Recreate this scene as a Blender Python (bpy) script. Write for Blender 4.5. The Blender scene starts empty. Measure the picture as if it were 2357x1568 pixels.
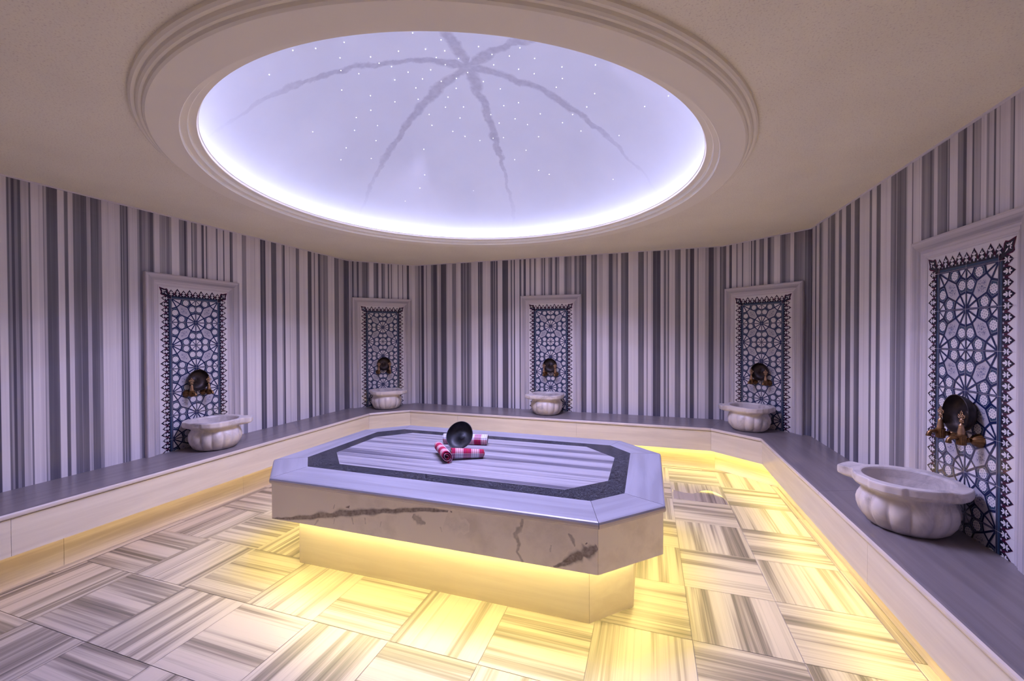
import bpy, math, random
from mathutils import Vector, Matrix, noise
R = math.radians
PI = math.pi
S = bpy.context.scene
COL = S.collection

# ------------------------------------------------------------------ dimensions (metres)
XL, XR, YB = -3.679, 1.409, 5.051
CLX, CLY, CRX, CRY = -3.078, 4.419, 0.760, 4.475
YF = -0.65
ZC = 2.355
SEAT = 0.45
FXL, FXR, FYB = -3.202, 0.956, 4.567
GX1, GY1, GX2, GY2 = -2.8635, 4.217, 0.588, 4.246
ZPB, PO = 0.214, 0.152
DX, DY = -1.137, 2.528
CAM_H = 1.3786
F_PX, YAW, PITCH, ROLL = 957.19, 0.31833, -0.0113, -0.0029

# ------------------------------------------------------------------ small helpers
class MB:
    def __init__(s):
        s.v = []; s.f = []; s.m = []; s.uv = []; s.c = []; s.sm = []
    def add(s, vs, fs, m=0, smooth=False, uvs=None, cols=None):
        b = len(s.v)
        s.v += [tuple(p) for p in vs]
        s.c += list(cols) if cols else [0.0] * len(vs)
        s.uv += list(uvs) if uvs else [(0.0, 0.0)] * len(vs)
        for f in fs:
            s.f.append([b + i for i in f]); s.m.append(m); s.sm.append(smooth)
    def quad(s, a, b, c, d, m=0, uvs=None, cols=None):
        s.add([a, b, c, d], [(0, 1, 2, 3)], m, False, uvs, cols)
    def box(s, x0, x1, y0, y1, z0, z1, m=0):
        vs = [(x, y, z) for z in (z0, z1) for y in (y0, y1) for x in (x0, x1)]
        s.add(vs, [(0, 2, 3, 1), (4, 5, 7, 6), (0, 1, 5, 4), (2, 6, 7, 3), (0, 4, 6, 2), (1, 3, 7, 5)], m)
    def rings(s, rs, m=0, smooth=True, cap0=False, cap1=False, closed=True):
        n = len(rs[0]); vs = [p for r in rs for p in r]; fs = []
        for i in range(len(rs) - 1):
            for j in range(n if closed else n - 1):
                k = (j + 1) % n
                fs.append((i * n + j, i * n + k, (i + 1) * n + k, (i + 1) * n + j))
        s.add(vs, fs, m, smooth)
        b = len(s.v) - len(vs)
        if cap0: s.f.append([b + j for j in range(n)][::-1]); s.m.append(m); s.sm.append(False)
        if cap1: s.f.append([b + (len(rs) - 1) * n + j for j in range(n)]); s.m.append(m); s.sm.append(False)
    def lathe(s, prof, n=32, M=None, m=0, smooth=True, cap0=False, cap1=False, rfun=None):
        rs = []
        for (r, z) in prof:
            ring = []
            for j in range(n):
                a = 2 * PI * j / n
                rr = r * (rfun(a, z) if rfun else 1)
                p = Vector((rr * math.cos(a), rr * math.sin(a), z))
                ring.append(M @ p if M else p)
            rs.append(ring)
        s.rings(rs, m, smooth, cap0, cap1)
    def tube(s, pts, rad, n=10, m=0, caps=True):
        pts = [Vector(p) for p in pts]; rs = []
        if not isinstance(rad, (list, tuple)): rad = [rad] * len(pts)
        up = None
        for i, p in enumerate(pts):
            d = (pts[min(i + 1, len(pts) - 1)] - pts[max(i - 1, 0)]).normalized()
            if up is None: up = Vector((1, 0, 0)) if abs(d.x) < .9 else Vector((0, 0, 1))
            a = (up - d * up.dot(d)).normalized(); b = d.cross(a); up = a
            rs.append([p + a * rad[i] * math.cos(2 * PI * j / n) + b * rad[i] * math.sin(2 * PI * j / n) for j in range(n)])
        s.rings(rs, m, True, caps, caps)
    def poly(s, pts, m=0):
        s.add(pts, [tuple(range(len(pts)))], m)
    def build(s, name, mats, parent=None, auto=None):
        me = bpy.data.meshes.new(name)
        me.from_pydata(s.v, [], s.f)
        if not isinstance(mats, (list, tuple)): mats = [mats]
        for mt in mats: me.materials.append(mt)
        me.polygons.foreach_set('material_index', s.m)
        me.polygons.foreach_set('use_smooth', s.sm)
        uvl = me.uv_layers.new(name='UVMap')
        li = [0] * len(me.loops); me.loops.foreach_get('vertex_index', li)
        flat = []
        for i in li: flat += s.uv[i]
        uvl.data.foreach_set('uv', flat)
        if any(s.c):
            at = me.attributes.new('tone', 'FLOAT', 'POINT')
            at.data.foreach_set('value', s.c)
        me.update()
        o = bpy.data.objects.new(name, me); COL.objects.link(o)
        if parent: o.parent = parent
        return o

def recalc(o, flip=False):
    import bmesh
    bm = bmesh.new(); bm.from_mesh(o.data)
    bmesh.ops.recalc_face_normals(bm, faces=bm.faces)
    bm.to_mesh(o.data); bm.free()
    return o

def empty(name, loc, rz=0.0):
    o = bpy.data.objects.new(name, None); COL.objects.link(o)
    o.location = loc; o.rotation_euler = (0, 0, rz); o.empty_display_size = .05
    return o

def tag(o, label, cat, group=None, kind=None):
    o['label'] = label; o['category'] = cat
    if group: o['group'] = group
    if kind: o['kind'] = kind
    return o

def struct(o):
    o['kind'] = 'structure'; return o

def copy_tree(o, parent=None):
    c = o.copy(); COL.objects.link(c)
    if parent: c.parent = parent
    for ch in list(o.children): copy_tree(ch, c)
    return c

# ------------------------------------------------------------------ materials
def mat(name):
    m = bpy.data.materials.new(name); m.use_nodes = True
    nt = m.node_tree; b = nt.nodes['Principled BSDF']
    return m, nt, b

def N(nt, typ, **kw):
    n = nt.nodes.new(typ)
    for k, v in kw.items():
        if k == 'inp':
            for kk, vv in v.items(): n.inputs[kk].default_value = vv
        else: setattr(n, k, v)
    return n

def ramp(nt, stops, interp='LINEAR'):
    n = nt.nodes.new('ShaderNodeValToRGB'); cr = n.color_ramp; cr.interpolation = interp
    while len(cr.elements) < len(stops): cr.elements.new(0.5)
    for e, (p, c) in zip(cr.elements, stops):
        e.position = p; e.color = c if len(c) == 4 else (*c, 1)
    return n

def simple(name, col, rough=.5, metal=0.0, spec=.5):
    m, nt, b = mat(name)
    b.inputs['Base Color'].default_value = (*col, 1); b.inputs['Roughness'].default_value = rough
    b.inputs['Metallic'].default_value = metal; b.inputs['Specular IOR Level'].default_value = spec
    return m

def emit(name, col, st):
    m = bpy.data.materials.new(name); m.use_nodes = True; nt = m.node_tree; nt.nodes.clear()
    e = N(nt, 'ShaderNodeEmission'); e.inputs[0].default_value = (*col, 1); e.inputs[1].default_value = st
    o = N(nt, 'ShaderNodeOutputMaterial'); nt.links.new(e.outputs[0], o.inputs[0])
    m.cycles.emission_sampling = 'FRONT_BACK'
    return m

def marble(name, light, dark, rough=.3, scale=(1.5, 14, 14), amount=.5, spec=.4):
    """calm white marble with soft streaks drawn out along local x"""
    m, nt, b = mat(name); L = nt.links.new
    tc = N(nt, 'ShaderNodeTexCoord'); mp = N(nt, 'ShaderNodeMapping'); mp.inputs['Scale'].default_value = scale
    L(tc.outputs['Object'], mp.inputs['Vector'])
    n1 = N(nt, 'ShaderNodeTexNoise', inp={'Scale': 1.0, 'Detail': 5.0, 'Roughness': .6, 'Distortion': .4})
    L(mp.outputs[0], n1.inputs['Vector'])
    r = ramp(nt, [(.38, dark), (.38 + .3 * (1 - amount) + .02, light), (.8, light)])
    L(n1.outputs['Fac'], r.inputs[0]); L(r.outputs[0], b.inputs['Base Color'])
    b.inputs['Roughness'].default_value = rough; b.inputs['Specular IOR Level'].default_value = spec
    return m

LIGHT = (.80, .765, .78); MIDG = (.265, .252, .295); DARKG = (.078, .073, .105)

def wall_material():
    m, nt, b = mat('striped_marble_wall'); L = nt.links.new
    at = N(nt, 'ShaderNodeAttribute', attribute_name='tone')
    uv = N(nt, 'ShaderNodeUVMap'); mp = N(nt, 'ShaderNodeMapping'); mp.inputs['Scale'].default_value = (260, 1.1, 1)
    L(uv.outputs[0], mp.inputs['Vector'])
    n1 = N(nt, 'ShaderNodeTexNoise', inp={'Scale': 1.0, 'Detail': 3.0, 'Roughness': .6})
    L(mp.outputs[0], n1.inputs['Vector'])
    mp2 = N(nt, 'ShaderNodeMapping'); mp2.inputs['Scale'].default_value = (40, .8, 1)
    L(uv.outputs[0], mp2.inputs['Vector'])
    n2 = N(nt, 'ShaderNodeTexNoise', inp={'Scale': 1.0, 'Detail': 4.0, 'Roughness': .6})
    L(mp2.outputs[0], n2.inputs['Vector'])
    a = N(nt, 'ShaderNodeMath', operation='MULTIPLY_ADD'); L(n1.outputs['Fac'], a.inputs[0]); a.inputs[1].default_value = .34; a.inputs[2].default_value = -.17
    a2 = N(nt, 'ShaderNodeMath', operation='MULTIPLY_ADD'); L(n2.outputs['Fac'], a2.inputs[0]); a2.inputs[1].default_value = .34; a2.inputs[2].default_value = -.17
    s1 = N(nt, 'ShaderNodeMath', operation='ADD'); L(a.outputs[0], s1.inputs[0]); L(a2.outputs[0], s1.inputs[1])
    s2 = N(nt, 'ShaderNodeMath', operation='ADD'); L(s1.outputs[0], s2.inputs[0]); L(at.outputs['Fac'], s2.inputs[1])
    r = ramp(nt, [(0, LIGHT), (.2, (.66, .625, .66)), (.55, MIDG), (.8, (.13, .123, .155)), (1, DARKG)])
    L(s2.outputs[0], r.inputs[0]); L(r.outputs[0], b.inputs['Base Color'])
    b.inputs['Roughness'].default_value = .34; b.inputs['Specular IOR Level'].default_value = .35
    return m

def uv_stripe_material(name, light, mid, dark, rough, f=1.0, spec=.4, gain=0.0):
    """Marmara marble: bands across UV.u (metres), slowly drifting along UV.v"""
    m, nt, b = mat(name); L = nt.links.new
    uv = N(nt, 'ShaderNodeUVMap')
    def nz(sx, sy, det, rg=.5, dist=0):
        mp = N(nt, 'ShaderNodeMapping'); mp.inputs['Scale'].default_value = (sx, sy, 1)
        L(uv.outputs[0], mp.inputs['Vector'])
        n = N(nt, 'ShaderNodeTexNoise', inp={'Scale': 1.0, 'Detail': det, 'Roughness': rg, 'Distortion': dist})
        L(mp.outputs[0], n.inputs['Vector']); return n
    big = nz(11 * f, .35, 3, .5, .1); mid_n = nz(45 * f, .5, 4, .65); fine = nz(190 * f, 1.0, 3, .6)
    g_ = gain
    r1 = ramp(nt, [(.30, (0, 0, 0)), (.42, (.16 + g_ * .5,) * 3), (.50, (.27 + g_,) * 3), (.56, (.66 + g_ * .3,) * 3), (.72, (1, 1, 1))])
    L(big.outputs['Fac'], r1.inputs[0])
    a = N(nt, 'ShaderNodeMath', operation='MULTIPLY_ADD'); L(mid_n.outputs['Fac'], a.inputs[0]); a.inputs[1].default_value = 2.0; a.inputs[2].default_value = -1.08
    a2 = N(nt, 'ShaderNodeMath', operation='MULTIPLY_ADD'); L(fine.outputs['Fac'], a2.inputs[0]); a2.inputs[1].default_value = .5; a2.inputs[2].default_value = -.25
    s1 = N(nt, 'ShaderNodeMath', operation='ADD'); L(a.outputs[0], s1.inputs[0]); L(a2.outputs[0], s1.inputs[1])
    s2 = N(nt, 'ShaderNodeMath', operation='ADD'); L(r1.outputs[0], s2.inputs[0]); L(s1.outputs[0], s2.inputs[1])
    r = ramp(nt, [(.05, light), (.32, tuple(.82 * x for x in light)), (.62, mid), (1, dark)])
    L(s2.outputs[0], r.inputs[0]); L(r.outputs[0], b.inputs['Base Color'])
    b.inputs['Roughness'].default_value = rough; b.inputs['Specular IOR Level'].default_value = spec
    return m

M = {}
M['wall'] = wall_material()
M['floor'] = uv_stripe_material('striped_floor_marble', (.445, .393, .345), (.225, .195, .176), (.10, .087, .08), .40, spec=.25, f=1.15, gain=.04)
M['slab_stripe'] = uv_stripe_material('striped_slab_marble', (.345, .33, .375), (.145, .138, .175), (.06, .056, .08), .28, f=1.25, gain=.12)
M['frame_marble'] = uv_stripe_material('frame_marble', (.60, .555, .585), (.46, .43, .46), (.33, .305, .34), .35, f=.8)
M['grout'] = simple('grey_grout', (.30, .27, .26), .8)
M['joint'] = simple('dark_joint', (.06, .05, .05), .8)
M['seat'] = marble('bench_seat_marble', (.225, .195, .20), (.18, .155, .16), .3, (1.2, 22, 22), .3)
M['panel'] = marble('bench_panel_marble', (.70, .64, .54), (.60, .54, .455), .3, (1.0, 9, 14), .25)
M['plinth'] = marble('plinth_marble', (.82, .74, .62), (.62, .53, .42), .35, (.8, 9, 22), .35)
M['nose'] = marble('lit_nosing_marble', (.66, .59, .55), (.56, .50, .47), .25, (1.0, 9, 14), .25)  # lighter than the slab tops: glow on the edges put into the colour
M['base'] = marble('platform_base_marble', (.90, .82, .66), (.82, .73, .58), .32, (1.0, 9, 14), .25)
M['top_marble'] = marble('platform_border_marble', (.31, .305, .36), (.25, .245, .29), .28, (1.3, 16, 16), .3)
M['basin'] = None
M['led_warm'] = emit('warm_led', (1.000, 0.855, 0.316), 76)
M['led_dim'] = emit('dim_amber_led', (1.0, .74, .28), 5.0)
M['led_cool'] = emit('cool_led', (0.470, 0.566, 1.000), 16.6)
M['star'] = emit('star_emission', (.85, .83, 1.0), 4.0)
SPOT_COL, SPOT_W = (0.576, 0.548, 1.000), 25.0
M['led_bench'] = emit('warm_led_bench', (1.000, 0.852, 0.230), 27)
M['brass'] = None
M['white_tile'] = simple('white_glazed_tile', (.70, .67, .69), .14)
M['navy'] = simple('navy_glaze', (.012, .020, .075), .16)
M['ink'] = simple('ink_black_glaze', (.012, .012, .028), .16)
M['teal'] = simple('teal_glaze', (.035, .065, .12), .16)
M['maroon'] = simple('maroon_glaze', (.085, .012, .035), .16)
M['lace'] = simple('pale_floral_glaze', (.46, .44, .49), .16)
M['dot'] = simple('blue_grey_glaze', (.16, .17, .26), .16)
M['tilegrout'] = simple('tile_grout', (.48, .46, .48), .7)

def vein_marble():
    m, nt, b = mat('veined_front_marble'); L = nt.links.new
    tc = N(nt, 'ShaderNodeTexCoord')
    mp = N(nt, 'ShaderNodeMapping'); mp.inputs['Scale'].default_value = (1, 1, 1)
    L(tc.outputs['Object'], mp.inputs['Vector'])
    n1 = N(nt, 'ShaderNodeTexNoise', inp={'Scale': 3.0, 'Detail': 6.0, 'Roughness': .6})
    L(mp.outputs[0], n1.inputs['Vector'])
    r1 = ramp(nt, [(.36, (.76, .68, .58)), (.50, (.92, .84, .72))])
    L(n1.outputs['Fac'], r1.inputs[0])
    L(r1.outputs[0], b.inputs['Base Color'])
    b.inputs['Roughness'].default_value = .28
    return m
M['front_vein'] = vein_marble()
M['vein'] = None

def vein_stain():
    m, nt, b = mat('grey_vein_in_marble'); L = nt.links.new
    tc = N(nt, 'ShaderNodeTexCoord'); n1 = N(nt, 'ShaderNodeTexNoise', inp={'Scale': 55.0, 'Detail': 6.0})
    L(tc.outputs['Object'], n1.inputs['Vector'])
    r1 = ramp(nt, [(.3, (.17, .135, .115)), (.7, (.42, .36, .32))]); L(n1.outputs['Fac'], r1.inputs[0])
    at = N(nt, 'ShaderNodeAttribute', attribute_name='tone')
    base = N(nt, 'ShaderNodeMix', data_type='RGBA')
    base.inputs['A'].default_value = (.91, .83, .71, 1)
    L(r1.outputs[0], base.inputs['B'])
    n2 = N(nt, 'ShaderNodeTexNoise', inp={'Scale': 90.0, 'Detail': 4.0}); L(tc.outputs['Object'], n2.inputs['Vector'])
    mu = N(nt, 'ShaderNodeMath', operation='MULTIPLY_ADD'); L(n2.outputs['Fac'], mu.inputs[0]); mu.inputs[1].default_value = .7; mu.inputs[2].default_value = -.35
    ad = N(nt, 'ShaderNodeMath', operation='ADD', use_clamp=True); L(mu.outputs[0], ad.inputs[0]); L(at.outputs['Fac'], ad.inputs[1])
    ad2 = N(nt, 'ShaderNodeMath', operation='MULTIPLY', use_clamp=True); L(ad.outputs[0], ad2.inputs[0]); L(at.outputs['Fac'], ad2.inputs[1])
    L(ad2.outputs[0], base.inputs['Factor']); L(base.outputs['Result'], b.inputs['Base Color'])
    b.inputs['Roughness'].default_value = .28
    return m
M['vein'] = vein_stain()

def black_marble():
    m, nt, b = mat('black_veined_marble'); L = nt.links.new
    tc = N(nt, 'ShaderNodeTexCoord')
    n1 = N(nt, 'ShaderNodeTexNoise', inp={'Scale': 26.0, 'Detail': 8.0, 'Roughness': .7, 'Distortion': 1.2}); L(tc.outputs['Object'], n1.inputs['Vector'])
    v = N(nt, 'ShaderNodeTexVoronoi', feature='DISTANCE_TO_EDGE', inp={'Scale': 15.0}); 
    mx = N(nt, 'ShaderNodeMix', data_type='RGBA', inp={'Factor': .55})
    L(tc.outputs['Object'], mx.inputs['A']); L(n1.outputs['Color'], mx.inputs['B']); L(mx.outputs['Result'], v.inputs['Vector'])
    r1 = ramp(nt, [(.0, (.42, .44, .52)), (.014, (.10, .105, .13)), (.035, (.008, .0085, .014))]); L(v.outputs['Distance'], r1.inputs[0])
    r2 = ramp(nt, [(.56, (0, 0, 0)), (.68, (.03, .031, .042)), (.80, (.30, .31, .36))]); L(n1.outputs['Fac'], r2.inputs[0])
    a = N(nt, 'ShaderNodeMix', data_type='RGBA', blend_type='ADD', inp={'Factor': .6}); L(r1.outputs[0], a.inputs['A']); L(r2.outputs[0], a.inputs['B'])
    L(a.outputs['Result'], b.inputs['Base Color']); b.inputs['Roughness'].default_value = .22; b.inputs['Specular IOR Level'].default_value = .10
    return m
M['black'] = black_marble()

def basin_marble():
    m, nt, b = mat('basin_marble'); L = nt.links.new
    tc = N(nt, 'ShaderNodeTexCoord'); oi = N(nt, 'ShaderNodeObjectInfo')
    ad = N(nt, 'ShaderNodeVectorMath', operation='ADD'); L(tc.outputs['Object'], ad.inputs[0]); L(oi.outputs['Location'], ad.inputs[1])
    n1 = N(nt, 'ShaderNodeTexNoise', inp={'Scale': 5.0, 'Detail': 7.0, 'Roughness': .65, 'Distortion': .9}); L(ad.outputs[0], n1.inputs['Vector'])
    r1 = ramp(nt, [(.30, (.26, .235, .235)), (.43, (.50, .455, .44)), (.52, (.63, .575, .55))]); L(n1.outputs['Fac'], r1.inputs[0])
    L(r1.outputs[0], b.inputs['Base Color']); b.inputs['Roughness'].default_value = .38
    return m
M['basin'] = basin_marble()

def plaster():
    m, nt, b = mat('beige_plaster'); L = nt.links.new
    tc = N(nt, 'ShaderNodeTexCoord'); n1 = N(nt, 'ShaderNodeTexNoise', inp={'Scale': 160.0, 'Detail': 3.0}); L(tc.outputs['Object'], n1.inputs['Vector'])
    n2 = N(nt, 'ShaderNodeTexNoise', inp={'Scale': 2.2, 'Detail': 3.0}); L(tc.outputs['Object'], n2.inputs['Vector'])
    r1 = ramp(nt, [(.30, (.77, .69, .54)), (.42, (.92, .865, .68)), (.6, (.94, .885, .70))]); L(n1.outputs['Fac'], r1.inputs[0])
    r2 = ramp(nt, [(.3, (.94, .93, .92)), (.7, (1, 1, 1))]); L(n2.outputs['Fac'], r2.inputs[0])
    mx = N(nt, 'ShaderNodeMix', data_type='RGBA', blend_type='MULTIPLY', inp={'Factor': 1.0}); L(r1.outputs[0], mx.inputs['A']); L(r2.outputs[0], mx.inputs['B'])
    L(mx.outputs['Result'], b.inputs['Base Color']); b.inputs['Roughness'].default_value = .75; b.inputs['Specular IOR Level'].default_value = .2
    return m
M['plaster'] = plaster()
M['cornice'] = simple('smooth_cornice_plaster', (.93, .875, .70), .6, spec=.25)

def dome_mat():
    m, nt, b = mat('dome_marble'); L = nt.links.new
    tc = N(nt, 'ShaderNodeTexCoord'); sx = N(nt, 'ShaderNodeSeparateXYZ'); L(tc.outputs['Object'], sx.inputs[0])
    def mth(op, a, bb=None, c=None, clamp=False):
        n = N(nt, 'ShaderNodeMath', operation=op, use_clamp=clamp)
        for i, x in enumerate((a, bb, c)):
            if x is None: continue
            if isinstance(x, (int, float)): n.inputs[i].default_value = x
            else: L(x, n.inputs[i])
        return n.outputs[0]
    X, Y = sx.outputs[0], sx.outputs[1]
    r = mth('SQRT', mth('ADD', mth('MULTIPLY', X, X), mth('MULTIPLY', Y, Y)))
    ang = mth('ARCTAN2', Y, X)
    nw = N(nt, 'ShaderNodeTexNoise', inp={'Scale': 4.5, 'Detail': 5.0, 'Roughness': .6}); L(tc.outputs['Object'], nw.inputs['Vector'])
    wob = mth('MULTIPLY', mth('SUBTRACT', nw.outputs['Fac'], .5), .16)
    k = mth('DIVIDE', mth('SUBTRACT', ang, R(35.5 - 30)), R(60))
    fr = mth('SUBTRACT', mth('FRACT', k), .5)
    dist = mth('ABSOLUTE', mth('ADD', mth('MULTIPLY', mth('MULTIPLY', fr, R(60)), r), wob))
    nwid = N(nt, 'ShaderNodeTexNoise', inp={'Scale': 3.3, 'Detail': 3.0}); L(tc.outputs['Object'], nwid.inputs['Vector'])
    width = mth('MULTIPLY', mth('MULTIPLY_ADD', r, -.030, .058), mth('MULTIPLY_ADD', nwid.outputs['Fac'], 1.4, .25))
    core = mth('SUBTRACT', 1.0, mth('DIVIDE', dist, width), clamp=True)
    core = mth('MULTIPLY', core, 2.2, clamp=True)
    fade = mth('MULTIPLY', mth('SUBTRACT', 1.48, r), 1.6, clamp=True)
    n3 = N(nt, 'ShaderNodeTexNoise', inp={'Scale': 26.0, 'Detail': 6.0}); L(tc.outputs['Object'], n3.inputs['Vector'])
    vein = mth('MULTIPLY', mth('MULTIPLY', core, fade), mth('MULTIPLY_ADD', n3.outputs['Fac'], .9, .25))
    n4 = N(nt, 'ShaderNodeTexNoise', inp={'Scale': 1.8, 'Detail': 4.0}); L(tc.outputs['Object'], n4.inputs['Vector'])
    rr = ramp(nt, [(.3, (.70, .685, .72)), (.7, (.76, .745, .77))]); L(n4.outputs['Fac'], rr.inputs[0])
    mx = N(nt, 'ShaderNodeMix', data_type='RGBA'); L(mth('MULTIPLY', vein, .8, clamp=True), mx.inputs['Factor']); L(rr.outputs[0], mx.inputs['A']); mx.inputs['B'].default_value = (.40, .365, .42, 1)
    L(mx.outputs['Result'], b.inputs['Base Color']); b.inputs['Roughness'].default_value = .6; b.inputs['Specular IOR Level'].default_value = .2
    return m
M['dome'] = dome_mat()

def metal(name, c0, c1, rough, met=1.0, sc=30):
    m, nt, b = mat(name); L = nt.links.new
    tc = N(nt, 'ShaderNodeTexCoord'); n1 = N(nt, 'ShaderNodeTexNoise', inp={'Scale': sc, 'Detail': 5.0}); L(tc.outputs['Object'], n1.inputs['Vector'])
    r1 = ramp(nt, [(.35, c0), (.65, c1)]); L(n1.outputs['Fac'], r1.inputs[0]); L(r1.outputs[0], b.inputs['Base Color'])
    b.inputs['Metallic'].default_value = met; b.inputs['Roughness'].default_value = rough
    return m
M['brass'] = metal('aged_brass', (.14, .075, .035), (.30, .17, .08), .38)
M['brass_light'] = metal('polished_brass_handle', (.36, .22, .13), (.58, .38, .24), .36)
M['copper'] = metal('dark_tinned_copper', (.020, .014, .015), (.050, .034, .032), .48, .6)
M['tin'] = metal('blackened_bowl_metal', (.020, .021, .028), (.038, .038, .048), .5, .5)

def plaid():
    """red and white checked peshtemal: UV.u along the roll, UV.v around it, metres"""
    m, nt, b = mat('checked_towel_cloth'); L = nt.links.new
    uv = N(nt, 'ShaderNodeUVMap'); sx = N(nt, 'ShaderNodeSeparateXYZ'); L(uv.outputs[0], sx.inputs[0])
    def per(o, p, off=0.0):
        a = N(nt, 'ShaderNodeMath', operation='MULTIPLY_ADD'); L(o, a.inputs[0]); a.inputs[1].default_value = 1 / p; a.inputs[2].default_value = off
        f = N(nt, 'ShaderNodeMath', operation='FRACT'); L(a.outputs[0], f.inputs[0]); return f.outputs[0]
    W = (.72, .70, .76); MG = (.42, .05, .20); RD = (.50, .015, .03); BK = (.05, .03, .07)
    def band(o, p, off, alt):
        e = []
        w0 = .5
        for i in range(4):
            c = w0 * (i + .5) / 4
            e += [(w0 * i / 4, W), (c - .006, BK), (c + .012, W)]
        e += [(w0, alt), (.66, (alt[0] * .9, alt[1], alt[2] * .8)), (.74, (alt[0] * 1.1, alt[1] * 2, alt[2] * .5)), (.78, alt)]
        r = ramp(nt, e, 'CONSTANT'); L(per(o, p, off), r.inputs[0]); return r.outputs[0]
    a = band(sx.outputs[0], .105, .02, MG); c = band(sx.outputs[1], .125, .1, RD)
    mx = N(nt, 'ShaderNodeMix', data_type='RGBA', inp={'Factor': .5}); L(a, mx.inputs['A']); L(c, mx.inputs['B'])
    mu = N(nt, 'ShaderNodeMix', data_type='RGBA', blend_type='MULTIPLY', inp={'Factor': .45}); L(mx.outputs['Result'], mu.inputs['A']); L(a, mu.inputs['B'])
    L(mu.outputs['Result'], b.inputs['Base Color']); b.inputs['Roughness'].default_value = .9; b.inputs['Specular IOR Level'].default_value = .1
    return m
M['plaid'] = plaid()

# ------------------------------------------------------------------ camera
cy_, sy_ = math.cos(YAW), math.sin(YAW)
r0 = Vector((cy_, sy_, 0)); f0 = Vector((-sy_, cy_, 0)); u0 = Vector((0, 0, 1))
f1 = f0 * math.cos(PITCH) + u0 * math.sin(PITCH); u1 = u0 * math.cos(PITCH) - f0 * math.sin(PITCH)
r1_ = r0 * math.cos(ROLL) + u1 * math.sin(ROLL); u2 = u1 * math.cos(ROLL) - r0 * math.sin(ROLL)
cam = bpy.data.cameras.new('camera'); cam.sensor_width = 36; cam.lens = 36 * F_PX / 2357; cam.clip_start = .02
co = bpy.data.objects.new('camera', cam); COL.objects.link(co)
co.matrix_world = Matrix(((r1_.x, u2.x, -f1.x, 0), (r1_.y, u2.y, -f1.y, 0), (r1_.z, u2.z, -f1.z, CAM_H), (0, 0, 0, 1)))
S.camera = co

# ------------------------------------------------------------------ walls: stripes read along each wall
def px_to_t(u, a, d):
    """photo column -> distance along the wall line a + t d (verticals are upright in the photo)"""
    k = (u - 2357 / 2) / F_PX
    rx, ry = f0.x + r0.x * k, f0.y + r0.y * k
    det = d[0] * (-ry) - d[1] * (-rx)
    return ((-a[0]) * (-ry) - (-a[1]) * (-rx)) / det

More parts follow.
